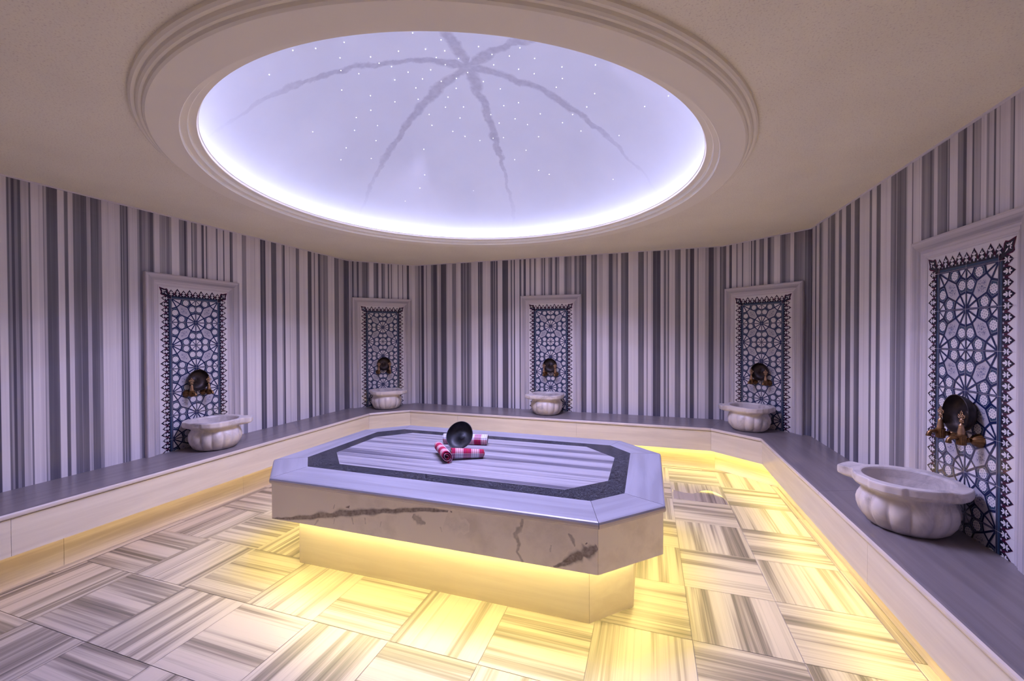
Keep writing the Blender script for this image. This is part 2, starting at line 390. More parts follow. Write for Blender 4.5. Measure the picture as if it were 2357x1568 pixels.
WC = [(XL, YF), (XL, CLY), (CLX, YB), (CRX, YB), (XR, CRY), (XR, YF)]
WNAMES = ['wall_left', 'wall_corner_left', 'wall_back', 'wall_corner_right', 'wall_right']
def seq(org, sc, txt, end=None):
    out = []
    for tok in txt.split():
        x, v = tok.split(':'); out.append((org + float(x) / sc, float(v)))
    return out
STR = {
 'wall_left': seq(0, 6.932, '0:.1 135:.7 170:.5 210:.95 255:.55 310:.8 360:.3 430:.4 460:.25 490:.7 520:.1 640:.2 715:.55 730:.35 770:.8 945:.1 1050:.75 1110:.2 1190:.7 1300:.6 1310:.8 1405:.4 1470:.8 1590:.55 1645:.15 1690:.2 1760:.15 1850:.2 1930:.4 1945:.85 1965:.4 1980:.75 2000:.6 2040:.95 2060:.35 2085:.15 2210:.45 2245:.75')
  + seq(320, 9.82, '92:.6 165:.45 230:.6 275:.85 350:.4 380:.15 490:.45 640:.6 715:.45 745:.5 765:.03 930:.5 1045:.95 1090:.45 1105:.75 1115:.1 1210:.85 1228:.4 1270:.6 1335:.15 1430:.6 1450:.95 1487:.15 1535:.8 1560:.2 1600:.1 1755:.4 1775:.9 1797:.15 1915:.4 1928:.9 1948:.08 2070:.85 2105:.55 2115:.8 2135:.15')
  + seq(530, 8.128, '145:.05 232:.5 300:.6 313:.08 400:.15 460:.25 475:.08 575:.9 610:.7 640:.9 672:.2 780:.8 875:.15 975:.5 1005:.9 1032:.1 1115:.35 1130:.1 1237:.65 1300:.1 1310:.05 1460:.8 1530:.15 1575:.7 1592:.2 1655:.85 1690:.5 1720:.35 1745:.55 1835:.1 1850:.05 1955:.65 2035:.3 2070:.35 2130:.85'),
 'wall_corner_left': seq(740, 9.065, '545:.15 562:.8 580:.3 612:.75 615:.35 645:.9 680:.4 745:.85 785:.35 855:.65 940:.8 970:.55 1000:.1 1095:.6 1150:.85 1195:.15 1262:.95 1280:.55 1330:.15 1390:.7 1420:.2 1455:.75 1475:.2 1500:.1 1600:.85 1615:.15 1695:.85 1710:.12 1785:.9 1835:.2 1885:.1'),
 'wall_back': seq(940, 8.418, '130:.35 205:.9 220:.4 255:1. 303:.2 350:.6 365:.15 440:.5 490:.9 545:.7 565:.25 600:.35 635:.9 735:.4 755:.15 850:.5 880:.6 930:.08 1020:.75 1060:.5 1085:.75 1115:.4 1135:.75 1180:.55 1225:.08 1355:.8 1385:.35 1395:.85 1430:.5 1450:.05 1590:.55 1610:.8 1645:.55 1665:.8 1690:0 1700:.85 1733:.05 1825:.9 1935:.2 1965:.3 1990:.9 2010:.2 2045:.85 2068:.08 2155:.8 2190:.2 2235:.95')
  + seq(1180, 13.094, '400:.1 515:.85 545:.3 575:.15 655:.9 690:.3 720:.08 840:.45 855:.2 875:.85 905:.3 945:.85 970:.5 995:.15 1080:.5 1155:1. 1180:.4 1210:.15 1275:.6 1305:.9 1335:.45 1410:.05 1550:.5 1590:.75 1640:.55 1780:.2 1860:.65 1900:.8 1930:.4 2010:.8 2050:.65 2090:.85 2150:.75 2200:.9')
  + seq(1320, 6.547, '195:.08 270:.7 290:.6 320:.8 355:.2 385:.3 440:.1 490:.2 532:.75 590:.4 640:.5 670:.1 717:.65 775:.75 828:.05 905:.12 975:.7 1060:.2 1105:.9 1115:.12 1170:.3 1197:.95 1245:.6 1250:.9 1310:.2 1360:.6 1375:.8 1390:.3 1420:.75 1440:.1 1527:.6 1580:.75 1612:.1 1690:.7 1720:.35 1755:.95 1815:.2 1865:.5 1885:.15 1980:.4 2035:.9 2110:.35 2160:.2 2205:.7 2225:.4'),
 'wall_corner_right': seq(1640, 7.84, '175:.6 190:.75 245:.15 300:.85 345:.12 430:.85 445:.2 530:.9 550:.15 655:.4 665:.15 690:.8 710:.2 738:.75 780:.15 840:.6 905:.95 918:.15 990:.85 1040:.5 1105:.08 1215:.55 1250:.75 1310:.55 1400:.15 1465:.7 1550:.6 1645:.35 1655:.75 1700:.6 1715:.85'),
 'wall_right': seq(1840, 8.418, '227:.9 245:.2 300:.8 325:.1 380:.9 400:.6 430:.35 455:.1 540:.6 580:.4 600:.75 685:.15 755:.65 810:.1 890:.8 985:.2 1055:.7 1110:.9 1155:.1 1225:.15 1345:.7 1390:.12 1480:.8 1530:.7 1560:.1 1755:.55 1830:.7 1860:.35 1875:.7 2030:.85 2045:.4 2070:.1 2165:.7 2185:.2 2300:.35')
  + seq(2080, 8.509, '290:.15 330:.65 380:.5 440:.55 490:.85 530:.6 570:.2 640:.55 720:.6 770:.7 805:.9 830:.4 855:.7 875:.1 1030:.55 1140:.95 1200:.3 1260:.2 1315:.95 1345:.45 1470:.6 1480:.15 1590:.5 1640:.3 1735:.9 1770:.2 1835:.4 1860:.15 2050:.4 2110:.85 2135:.15 2320:.3'),
}
rnd = random.Random(7)
def random_stripes(t0, t1):
    out = []; t = t0; dark = False
    while t < t1:
        if dark: w = rnd.choice((.006, .008, .015, .03, .05)); v = rnd.uniform(.6, .95)
        else: w = rnd.choice((.012, .025, .04, .06)); v = rnd.uniform(.05, .4)
        out.append((t, v)); t += w; dark = not dark
    return out
def wall_mesh(name, a, b, stripes):
    L_ = math.hypot(b[0] - a[0], b[1] - a[1]); d = ((b[0] - a[0]) / L_, (b[1] - a[1]) / L_)
    seg = sorted((t, v) for t, v in stripes if 0 <= t < L_)
    if not seg or seg[0][0] > .0: seg = [(0.0, seg[0][1] if seg else .3)] + seg
    # split the wide bands into fine sub-bands that differ a little
    fine = []
    for i, (t, v) in enumerate(seg):
        te = seg[i + 1][0] if i + 1 < len(seg) else L_
        n = max(1, int((te - t) / .016))
        cuts = sorted([t] + [rnd.uniform(t + .003, te - .002) for _ in range(n - 1) if te - t > .012])
        for k, c in enumerate(cuts): fine.append((c, v + (rnd.uniform(-.07, .07) if k else 0)))
    mb = MB(); S_ = .0016
    # two rows of slabs; the short upper row is cut from another part of the block
    for (z0, z1, dv) in ((SEAT - .25, 2.235, 0.0), (2.235, ZC, .05)):
        vs = []; uvs = []; cs = []
        pts = []
        for i, (t, v) in enumerate(fine):
            te = fine[i + 1][0] if i + 1 < len(fine) else L_
            s = min(S_, (te - t) * .3)
            pts += [(t + (s if i else 0), v), (te - (s if i + 1 < len(fine) else 0), v)]
        for (t, v) in pts:
            for z in (z0, z1):
                vs.append((a[0] + d[0] * t, a[1] + d[1] * t, z)); uvs.append((t + a[0] * 3, z)); cs.append(max(.001, v * (1 - dv) + dv * .4))
        fs = [(2 * i, 2 * i + 2, 2 * i + 3, 2 * i + 1) for i in range(len(pts) - 1)]
        mb.add(vs, fs, 0, False, uvs, cs)
    # real thickness behind the facing
    n = (d[1], -d[0]); k = -.12
    A = (a[0] + n[0] * k - d[0] * .12, a[1] + n[1] * k - d[1] * .12); B = (b[0] + n[0] * k + d[0] * .12, b[1] + n[1] * k + d[1] * .12)
    mb.quad((*A, 0), (*B, 0), (*B, ZC), (*A, ZC)); mb.quad((*a, ZC), (*b, ZC), (*B, ZC), (*A, ZC))
    mb.quad((*a, 0), (*a, SEAT - .25), (*b, SEAT - .25), (*b, 0))
    o = mb.build(name, M['wall']); return struct(o)

for i, nm in enumerate(WNAMES):
    a, b = WC[i], WC[i + 1]
    L_ = math.hypot(b[0] - a[0], b[1] - a[1]); d = ((b[0] - a[0]) / L_, (b[1] - a[1]) / L_)
    st = [(px_to_t(u, a, d), v) for u, v in STR[nm]]
    if nm == 'wall_left': st += random_stripes(0, min(t for t, v in st))
    if nm == 'wall_right': st += random_stripes(max(t for t, v in st) + .02, L_)
    wall_mesh(nm, a, b, st)
wall_mesh('wall_front', WC[5], WC[0], random_stripes(0, XR - XL))

# ------------------------------------------------------------------ floor
TX, TY, OX, OY = .4345, .4288, -2.854, 1.167
mb = MB()
X0, X1, Y0, Y1 = XL - .05, XR + .05, YF - .05, YB + .05
mb.quad((X0, Y0, -.003), (X1, Y0, -.003), (X1, Y1, -.003), (X0, Y1, -.003), 1)
BX0, BX1, BY1 = FXL - PO + .062, FXR + PO - .05, FYB + PO - .11
g = .0012
for i in range(-1, 9):
    for j in range(-5, 8):
        x0, x1 = OX + i * TX + g, OX + (i + 1) * TX - g; y0, y1 = OY + j * TY + g, OY + (j + 1) * TY - g
        x0 = max(x0, BX0); x1 = min(x1, BX1); y1 = min(y1, BY1); y0 = max(y0, Y0)
        if x1 - x0 < .02 or y1 - y0 < .02: continue
        ou, ov = rnd.uniform(0, 60), rnd.uniform(0, 60)
        if (i + j) % 2: uvs = [(x + ou, y + ov) for x, y in ((x0, y0), (x1, y0), (x1, y1), (x0, y1))]
        else: uvs = [(y + ou, x + ov) for x, y in ((x0, y0), (x1, y0), (x1, y1), (x0, y1))]
        mb.quad((x0, y0, 0), (x1, y0, 0), (x1, y1, 0), (x0, y1, 0), 0, uvs)
for (x0, x1, y0, y1, ax) in ((XL, BX0 - g, Y0, YB, 0), (BX1 + g, XR, Y0, YB, 0), (BX0 + g, BX1 - g, BY1 + g, YB, 1)):
    n = 8
    for k in range(n):
        if ax == 0:
            a, b = y0 + (y1 - y0) * k / n + g, y0 + (y1 - y0) * (k + 1) / n - g; o = rnd.uniform(0, 50)
            mb.quad((x0, a, 0), (x1, a, 0), (x1, b, 0), (x0, b, 0), 0, [(x + o, y) for x, y in ((x0, a), (x1, a), (x1, b), (x0, b))])
        else:
            a, b = x0 + (x1 - x0) * k / n + g, x0 + (x1 - x0) * (k + 1) / n - g; o = rnd.uniform(0, 50)
            mb.quad((a, y0, 0), (b, y0, 0), (b, y1, 0), (a, y1, 0), 0, [(y + o, x) for x, y in ((a, y0), (b, y0), (b, y1), (a, y1))])
struct(mb.build('floor', [M['floor'], M['grout']]))

# ------------------------------------------------------------------ ceiling, cornice ring, dome
NS = 128
def ring(r, z, n=NS): return [(DX + r * math.cos(2 * PI * j / n), DY + r * math.sin(2 * PI * j / n), z) for j in range(n)]
mb = MB()
RO = 1.62
rect = []
xa, xb, ya, yb = XL - .1, XR + .1, YF - .1, YB + .1
for j in range(NS):
    c, s = math.cos(2 * PI * j / NS), math.sin(2 * PI * j / NS)
    k = min(((xb - DX) / c if c > 1e-9 else (xa - DX) / c if c < -1e-9 else 1e9), ((yb - DY) / s if s > 1e-9 else (ya - DY) / s if s < -1e-9 else 1e9))
    rect.append((DX + c * k, DY + s * k, ZC))
mb.rings([ring(RO, ZC), rect], 0, False)
cs_ = [(xa, ya), (xb, ya), (xb, yb), (xa, yb)]
for cx_, cy2 in cs_:   # corner fill triangles
    angs = math.atan2(cy2 - DY, cx_ - DX) % (2 * PI); j = int(angs / (2 * PI) * NS)
    mb.poly([rect[j % NS], rect[(j + 1) % NS], (cx_, cy2, ZC)])
ceil = struct(mb.build('ceiling', M['plaster']))
# stepped cornice ring (hangs 5 cm below the ceiling) with an inner lip that hides the cove light
prof = [(1.651, ZC), (1.651, ZC - .014), (1.643, ZC - .020), (1.632, ZC - .020), (1.628, ZC - .030), (1.621, ZC - .036), (1.612, ZC - .036), (1.608, ZC - .046), (1.600, ZC - .051),
        (1.490, ZC - .051), (1.4885, ZC - .049), (1.487, ZC - .034), (1.485, ZC - .032), (1.461, ZC - .031), (1.4595, ZC - .029), (1.458, ZC - .013), (1.456, ZC - .011), (1.428, ZC - .010), (1.426, ZC - .008), (1.4245, ZC + .002), (1.422, ZC + .005),
        (1.420, ZC + .007), (1.440, ZC + .007), (1.460, ZC - .008), (1.56, ZC - .008), (1.62, ZC + .0)]
def ringc(r, z): return [(r * math.cos(2 * PI * j / 192), r * math.sin(2 * PI * j / 192), z) for j in range(192)]
mb = MB()
for i in range(len(prof) - 1): mb.rings([ringc(*prof[i]), ringc(*prof[i + 1])], 0, True)
cr = mb.build('cornice_ring', M['cornice'], ceil); cr.location = (DX, DY, 0); recalc(cr)
RB, HD, ZD = 1.545, .80, ZC + .0
RS = (RB * RB + HD * HD) / (2 * HD)
mb = MB(); rs = []
a0 = math.asin(RB / RS)
for i in range(60):
    a = a0 * (1 - i / 60); rs.append(ringc(RS * math.sin(a), ZD + HD - RS + RS * math.cos(a)))
rs.append([(0.0, 0.0, ZD + HD)] * 192)
mb.rings(rs, 0, True)
dome = mb.build('dome', M['dome'], ceil); dome.location = (DX, DY, 0)
mb = MB()
ls = []
for (r, z) in ((1.500, ZC - .007), (1.516, ZC - .007), (1.516, ZC + .013), (1.500, ZC + .013), (1.500, ZC - .007)): ls.append(ringc(r, z))
mb.rings(ls, 0, False)
lr = mb.build('light_strip', M['led_cool'], ceil); lr.location = (DX, DY, 0); lr['label'] = 'cool white light strip hidden behind the dome lip'

# star lights set into the dome
mb = MB(); mb.lathe([(.0001, -.002), (.0016, -.0015), (.0023, 0), (.0016, .0015), (.0001, .002)], 8)
star0 = mb.build('star_light', M['star'])
rnd2 = random.Random(21); sp = []
while len(sp) < 112:
    rr = 1.40 * math.sqrt(rnd2.random()) * (.35 + .65 * rnd2.random()); aa = rnd2.uniform(0, 2 * PI)
    p = (rr * math.cos(aa), rr * math.sin(aa))
    if all((p[0] - q[0]) ** 2 + (p[1] - q[1]) ** 2 > .085 ** 2 for q in sp): sp.append(p)
for k, (x, y) in enumerate(sp):
    o = star0 if k == 0 else star0.copy()
    if k: COL.objects.link(o)
    z = ZD + HD - RS + math.sqrt(RS * RS - x * x - y * y)
    n = Vector((-x, -y, -(z - (ZD + HD - RS)))).normalized()
    o.location = (DX + x + n.x * .003, DY + y + n.y * .003, z + n.z * .003)
    if k % 4 == 0 and x * x + y * y < .9 ** 2:
        ld = bpy.data.lights.new('star_fill_spot', 'SPOT'); ld.energy = SPOT_W; ld.color = SPOT_COL; ld.spot_size = R(140); ld.spot_blend = 1.0; ld.shadow_soft_size = .004  # fill spot added at some of the stars to brighten the room
        lo = bpy.data.objects.new('star_fill_spot', ld); COL.objects.link(lo); lo.location = o.location + n * .006 - Vector((0, 0, .002))
    tag(o, 'tiny white star light set into the lavender dome', 'light', 'star lights in the dome')

# thin pale bead where the walls meet the ceiling
mb = MB()
ic = []
def inset_poly(poly, d):
    """offset a closed polygon given anticlockwise inwards by d"""
    n = len(poly); out = []
    for i in range(n):
        p0, p1, p2 = [Vector(poly[(i + k) % n]) for k in (-1, 0, 1)]
        d1 = (p1 - p0).normalized(); d2 = (p2 - p1).normalized()
        n1 = Vector((-d1.y, d1.x)); n2 = Vector((-d2.y, d2.x))
        bis = (n1 + n2); bis = bis / bis.dot(n1)
        out.append((p1 + bis * d)[:])
    return out
room = list(reversed(WC))     # anticlockwise
r_in = inset_poly(room, .009)
mb.rings([[(x, y, ZC - .009) for x, y in inset_poly(room, -.0005)], [(x, y, ZC - .009) for x, y in r_in], [(x, y, ZC - .0005) for x, y in r_in]], 0, False)
struct(mb.build('trim_1', simple('white_sealant', (.74, .70, .74), .5)))

# ------------------------------------------------------------------ benches
FC = [(FXL, YF), (FXL, GY1), (GX1, FYB), (GX2, FYB), (FXR, GY2), (FXR, YF)]     # nose line, clockwise seen from above
def offset_chain(ch, d):
    """offset an open chain to its left (towards the wall) by d with mitred corners"""
    out = []
    for i, p in enumerate(ch):
        p = Vector(p)
        dirs = []
        if i > 0: dirs.append((p - Vector(ch[i - 1])).normalized())
        if i < len(ch) - 1: dirs.append((Vector(ch[i + 1]) - p).normalized())
        ns = [Vector((-q.y, q.x)) for q in dirs]
        b = sum(ns, Vector((0, 0))); b = b / b.dot(ns[0])
        out.append((p + b * d)[:])
    return out
T_ = .032
NOSE = [(.02, SEAT - T_), (.006, SEAT - T_), (.0015, SEAT - T_ + .004), (0, SEAT - T_ + .011), (.001, SEAT - .012), (.005, SEAT - .004), (.012, SEAT - .0008), (.02, SEAT)]
BENCH = [('left', 'long white marble bench along the left wall'), ('corner left', 'short white marble bench across the left far corner'), ('back', 'white marble bench along the back wall'),
         ('corner right', 'short white marble bench across the right far corner'), ('right', 'long white marble bench along the right wall with glowing base')]
def shrink(a, b, d):
    a = Vector(a); b = Vector(b); e = (b - a).normalized() * d
    return a + e, b - e
OFF = {d: offset_chain(FC, d) for d in set([n[0] for n in NOSE] + [.012, .034, .044, PO, PO + .012, PO - .034, PO - .026, .03])}
TOPSEAM = {0: [], 1: [], 2: [1.75], 3: [], 4: [1.337]}
PSEAM = {0: [YF + 1.0, 1.25 - YF], 1: [], 2: [.66, 2.1], 3: [], 4: [1.9, 3.4]}
BSEAM = {0: [1.496 - YF, 3.3], 1: [], 2: [1.2, 2.4], 3: [], 4: [1.2, 3.0]}
def seg_frame(i):
    a, b = Vector(FC[i]), Vector(FC[i + 1]); t = (b - a).normalized()
    return a, b, t
def oriented(mb_name, mbx, mt, parent, a, t):
    """keep a part's mesh in the bench's own frame: x along the bench"""
    ang = math.atan2(t.y, t.x); rot = Matrix.Rotation(-ang, 4, 'Z')
    mbx.v = [tuple(rot @ (Vector(p) - Vector((a.x, a.y, 0)))) for p in mbx.v]
    return mbx.build(mb_name, mt, parent)
for i, (nm, lab) in enumerate(BENCH):
    a, b, t = seg_frame(i)
    root = empty('marble_bench', (a.x, a.y, 0), math.atan2(t.y, t.x)); tag(root, lab, 'bench', 'marble benches round the room')
    wa, wb = Vector(WC[i]), Vector(WC[i + 1])
    L_ = (b - a).length
    G_ = .0008
    def lerp(p, q, s): return (p[0] + (q[0] - p[0]) * s, p[1] + (q[1] - p[1]) * s)
    cuts = [0] + [s / L_ for s in TOPSEAM[i]] + [1]
    for c in range(len(cuts) - 1):
        mb = MB(); s0, s1 = cuts[c], cuts[c + 1]
        A = []; B = []
        prof_ = NOSE
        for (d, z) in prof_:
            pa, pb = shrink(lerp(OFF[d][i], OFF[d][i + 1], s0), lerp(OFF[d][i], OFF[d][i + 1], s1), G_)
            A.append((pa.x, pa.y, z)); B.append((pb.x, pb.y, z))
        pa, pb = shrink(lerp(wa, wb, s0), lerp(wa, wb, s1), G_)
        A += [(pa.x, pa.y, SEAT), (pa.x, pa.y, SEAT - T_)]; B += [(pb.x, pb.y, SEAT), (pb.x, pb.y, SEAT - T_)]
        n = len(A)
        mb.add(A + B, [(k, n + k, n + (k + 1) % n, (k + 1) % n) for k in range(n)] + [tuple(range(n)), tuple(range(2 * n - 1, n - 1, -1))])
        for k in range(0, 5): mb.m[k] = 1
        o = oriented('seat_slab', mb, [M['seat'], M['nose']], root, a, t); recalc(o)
    # dark joint bed under the slabs
    mb = MB()
    q = [OFF[.012][i], OFF[.012][i + 1], wb, wa]
    mb.add([(p[0], p[1], z) for z in (SEAT - T_ - .004, SEAT - T_ - .0003) for p in q], [(0, 1, 5, 4), (1, 2, 6, 5), (2, 3, 7, 6), (3, 0, 4, 7), (4, 5, 6, 7), (3, 2, 1, 0)])
    mb2 = MB()
    q2 = [OFF[.03][i], OFF[.03][i + 1], wb, wa]
    mb.add([(p[0], p[1], SEAT - .0022) for p in q2], [(0, 1, 2, 3)])
    o = oriented('joint', mb, M['joint'], root, a, t)
    # front panels
    def panels(name, d0, d1, z0, z1, seams, mt):
        cuts = [0] + [s / L_ for s in seams] + [1]
        for c in range(len(cuts) - 1):
            mb = MB(); vs = []
            for (d, z) in ((d0, z0), (d0, z1), (d1, z1), (d1, z0)):
                pa, pb = shrink(lerp(OFF[d][i], OFF[d][i + 1], cuts[c]), lerp(OFF[d][i], OFF[d][i + 1], cuts[c + 1]), .0007)
                vs += [(pa.x, pa.y, z), (pb.x, pb.y, z)]
            mb.add(vs, [(0, 1, 3, 2), (2, 3, 5, 4), (4, 5, 7, 6), (6, 7, 1, 0), (0, 2, 4, 6), (1, 7, 5, 3)])
            recalc(oriented(name, mb, mt, root, a, t))
    panels('front_panel', .012, .034, ZPB, SEAT - T_ - .003, PSEAM[i], M['panel'])
    panels('base_panel', PO, PO + .012, 0.0, ZPB + .07, BSEAM[i], M['plinth'])
    mb = MB()
    q = [OFF[.034][i], OFF[.034][i + 1], OFF[PO + .012][i + 1], OFF[PO + .012][i]]
    mb.add([(p[0], p[1], z) for z in (ZPB + .062, ZPB + .075) for p in q], [(0, 1, 5, 4), (1, 2, 6, 5), (2, 3, 7, 6), (3, 0, 4, 7), (4, 5, 6, 7), (3, 2, 1, 0)])
    oriented('soffit', mb, M['plinth'], root, a, t)
    if True:
        mb = MB()
        q = [OFF[PO - .034][i], OFF[PO - .034][i + 1], OFF[PO - .026][i + 1], OFF[PO - .026][i]]
        mb.add([(p[0], p[1], z) for z in (ZPB + .034, ZPB + .056) for p in q], [(0, 1, 5, 4), (1, 2, 6, 5), (2, 3, 7, 6), (3, 0, 4, 7), (4, 5, 6, 7), (3, 2, 1, 0)])
        o = oriented('light_strip', mb, M['led_bench'] if i >= 2 else M['led_dim'], root, a, t); recalc(o); o['label'] = 'warm yellow light strip under the bench' if i >= 2 else 'dim amber light strip under the bench'

# ------------------------------------------------------------------ heated platform in the middle
PX0, PX1, PY0, PY1, PCH, PZ = -2.374, 0.079, 1.836, 3.338, .286, .56
PCX, PCY = (PX0 + PX1) / 2, (PY0 + PY1) / 2
hx, hy = (PX1 - PX0) / 2, (PY1 - PY0) / 2
def octo(off):
    """anticlockwise octagon round the platform centre, inset by off (true parallel offset)"""
    p = [(-hx + PCH, -hy), (hx - PCH, -hy), (hx, -hy + PCH), (hx, hy - PCH), (hx - PCH, hy), (-hx + PCH, hy), (-hx, hy - PCH), (-hx, -hy + PCH)]
    return inset_poly(p, off)
plat = empty('marble_platform', (PCX, PCY, 0)); tag(plat, 'large octagonal marble slab platform in the middle of the room', 'platform')
PN = [(.02, PZ - .034), (.008, PZ - .034), (.002, PZ - .030), (0, PZ - .021), (.001, PZ - .012), (.005, PZ - .004), (.012, PZ - .0008), (.02, PZ)]
# measured black inlay corners (outer and inner edge), already parallel to the rim within a few mm
BO = [(-2.038, 2.072), (-.273, 2.066), (-.1195, 2.222), (-.123, 2.995), (-.274, 3.162), (-2.044, 3.168), (-2.205, 3.008), (-2.196, 2.235)]
BI = [(-1.885, 2.177), (-.424, 2.177), (-.2185, 2.385), (-.2185, 2.852), (-.437, 3.069), (-1.897, 3.069), (-2.105, 2.851), (-2.092, 2.389)]
BO = [(x - PCX, y - PCY) for x, y in BO]; BI = [(x - PCX, y - PCY) for x, y in BI]
OC = {d: octo(d) for d, z in PN}
for i in range(8):
    j = (i + 1) % 8
    mb = MB(); A = []; B = []
    for (d, z) in PN:
        pa, pb = shrink(OC[d][i], OC[d][j], .0014); A.append((pa.x, pa.y, z)); B.append((pb.x, pb.y, z))
    pa, pb = shrink(BO[i], BO[j], .0012)
    A += [(pa.x, pa.y, PZ), (pa.x, pa.y, PZ - .034)]; B += [(pb.x, pb.y, PZ), (pb.x, pb.y, PZ - .034)]
    n = len(A)
    ang = math.atan2(OC[0][j][1] - OC[0][i][1], OC[0][j][0] - OC[0][i][0])
    rot = Matrix.Rotation(-ang, 4, 'Z')
    mb.add([rot @ Vector(p) for p in A + B], [(k, n + k, n + (k + 1) % n, (k + 1) % n) for k in range(n)] + [tuple(range(n)), tuple(range(2 * n - 1, n - 1, -1))])
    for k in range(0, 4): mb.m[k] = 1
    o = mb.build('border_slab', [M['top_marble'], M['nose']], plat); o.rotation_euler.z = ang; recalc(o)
    # black inlay
    mb = MB(); pa, pb = shrink(BO[i], BO[j], .0006); pc, pd = shrink(BI[j], BI[i], .0006)
    mb.add([(p[0], p[1], z) for z in (PZ - .02, PZ - .0002) for p in (pa, pb, pc, pd)], [(0, 1, 5, 4), (1, 2, 6, 5), (2, 3, 7, 6), (3, 0, 4, 7), (4, 5, 6, 7), (3, 2, 1, 0)])
    o = mb.build('inlay_band', M['black'], plat); o['label'] = 'black veined marble inlay band'
# striped middle slab
bi = inset_poly(BI, .0006)
mb = MB(); n = 8
mb.add([(x, y, PZ) for x, y in bi] + [(x, y, PZ - .02) for x, y in bi], [tuple(range(n))] + [(k, (k + 1) % n, n + (k + 1) % n, n + k)[::-1] for k in range(n)], 0, False,
       [(y + 3.3, x + .4) for x, y in bi] * 2)
o = mb.build('middle_slab', M['slab_stripe'], plat); o['label'] = 'grey striped middle slab'
mb = MB(); q = octo(.03); n = 8
mb.add([(x, y, PZ - .003) for x, y in q] + [(x, y, PZ - .037) for x, y in octo(.014)], [tuple(range(n))] + [(n + k, n + (k + 1) % n, (k + 1) % n, k) for k in range(n)])
mb.build('joint', M['joint'], plat)
ZP0 = .32
oa, ob = octo(.013), octo(.035)
for i in range(8):
    j = (i + 1) % 8
    pa, pb = shrink(oa[i], oa[j], .0006); pc, pd = shrink(ob[j], ob[i], .0006)
    mb = MB()
    mb.add([(p[0], p[1], z) for z in (ZP0, PZ - .036) for p in (pa, pb, pc, pd)], [(0, 1, 5, 4), (1, 2, 6, 5), (2, 3, 7, 6), (3, 0, 4, 7), (4, 5, 6, 7), (3, 2, 1, 0)])
    sp_ = mb.build('side_panel', M['front_vein'], plat)
    if i == 0: front_panel = sp_; fpa = pa; fpb = pb
# the grey veins of the long front panel, a hair proud of it
def vein(pts, wid, seed, tone=1.0):
    """pts in (fraction along, height fraction) of the front panel"""
    rr = random.Random(seed); x0, x1 = fpa.x, fpb.x; z0, z1 = ZP0, PZ - .036; yy = fpa.y - .0003 - .00004 * seed
    dense = []
    for k in range(len(pts) - 1):
        for s in range(14):
            f = s / 14; dense.append([pts[k][q] + (pts[k + 1][q] - pts[k][q]) * f for q in (0, 1)] + [wid[k] + (wid[k + 1] - wid[k]) * f])
    dense.append([*pts[-1], wid[-1]])
    vs = []; cs = []; p_off = seed * 7.3
    P = [Vector((x0 + (x1 - x0) * a, 0, z0 + (z1 - z0) * b)) for a, b, w in dense]
    for k, (a, b, w) in enumerate(dense):
        d = (P[min(k + 1, len(P) - 1)] - P[max(k - 1, 0)]).normalized(); nn = Vector((-d.z, 0, d.x))
        j1 = 1 + .8 * noise.noise(Vector((p_off + k * .16, seed, 0))); j2 = 1 + .8 * noise.noise(Vector((p_off + k * .16, seed + 50, 0)))
        for e, c in ((-1.6 * j1, .001), (-.7 * j1, tone), (.7 * j2, tone), (1.7 * j2, .001)):
            p = P[k] + nn * w * e * 1.25
            vs.append((min(max(p.x, x0), x1), yy - .000002 * k, min(max(p.z, z0), z1))); cs.append(c)
    fs = [(4 * k + q, 4 * k + 4 + q, 4 * k + 5 + q, 4 * k + 1 + q) for k in range(len(dense) - 1) for q in range(3)]
    vm.add(vs, fs, 0, False, None, cs)
vm = MB()
vein([(.0, .0), (.04, .04), (.12, .17), (.21, .35), (.29, .50), (.37, .63), (.45, .76), (.55, .90), (.62, .93)], [.003, .006, .009, .012, .015, .011, .010, .008, .003], 1)
vein([(.29, .52), (.285, .63), (.292, .70)], [.006, .008, .002], 2); vein([(.37, .64), (.372, .74)], [.008, .003], 3)
vein([(.50, .68), (.52, .60), (.54, .53)], [.010, .016, .004], 4, .8)
vein([(.815, 1.0), (.81, .80), (.795, .62), (.805, .42), (.80, .22), (.815, .0)], [.004, .008, .009, .006, .004, .004], 5, .8)
vein([(.893, .02), (.92, .14), (.95, .34), (.975, .46), (.999, .62)], [.003, .010, .018, .020, .010], 6)
vein([(.962, .45), (.972, .58), (.974, .68)], [.010, .007, .002], 7)
vein([(.93, .82), (.94, .70), (.945, .55)], [.004, .007, .002], 8, .8)
vein([(.885, .34), (.887, .50)], [.003, .003], 9, .6); vein([(.30, .40), (.305, .22)], [.004, .002], 10, .7)
vein([(.345, .45), (.347, .28)], [.003, .002], 11, .6); vein([(.40, .42), (.395, .26)], [.003, .002], 12, .5); vein([(.18, .20), (.165, .02)], [.004, .002], 13, .6)
vein([(.235, .55), (.24, .68)], [.003, .001], 14, .7); vein([(.60, .72), (.63, .62), (.67, .60)], [.02, .03, .01], 15, .35)
vein([(.24, .33), (.235, .14)], [.003, .002], 16, .5); vein([(.585, .52), (.59, .40)], [.003, .002], 17, .5)
vo = vm.build('marble_vein', M['vein'], front_panel)
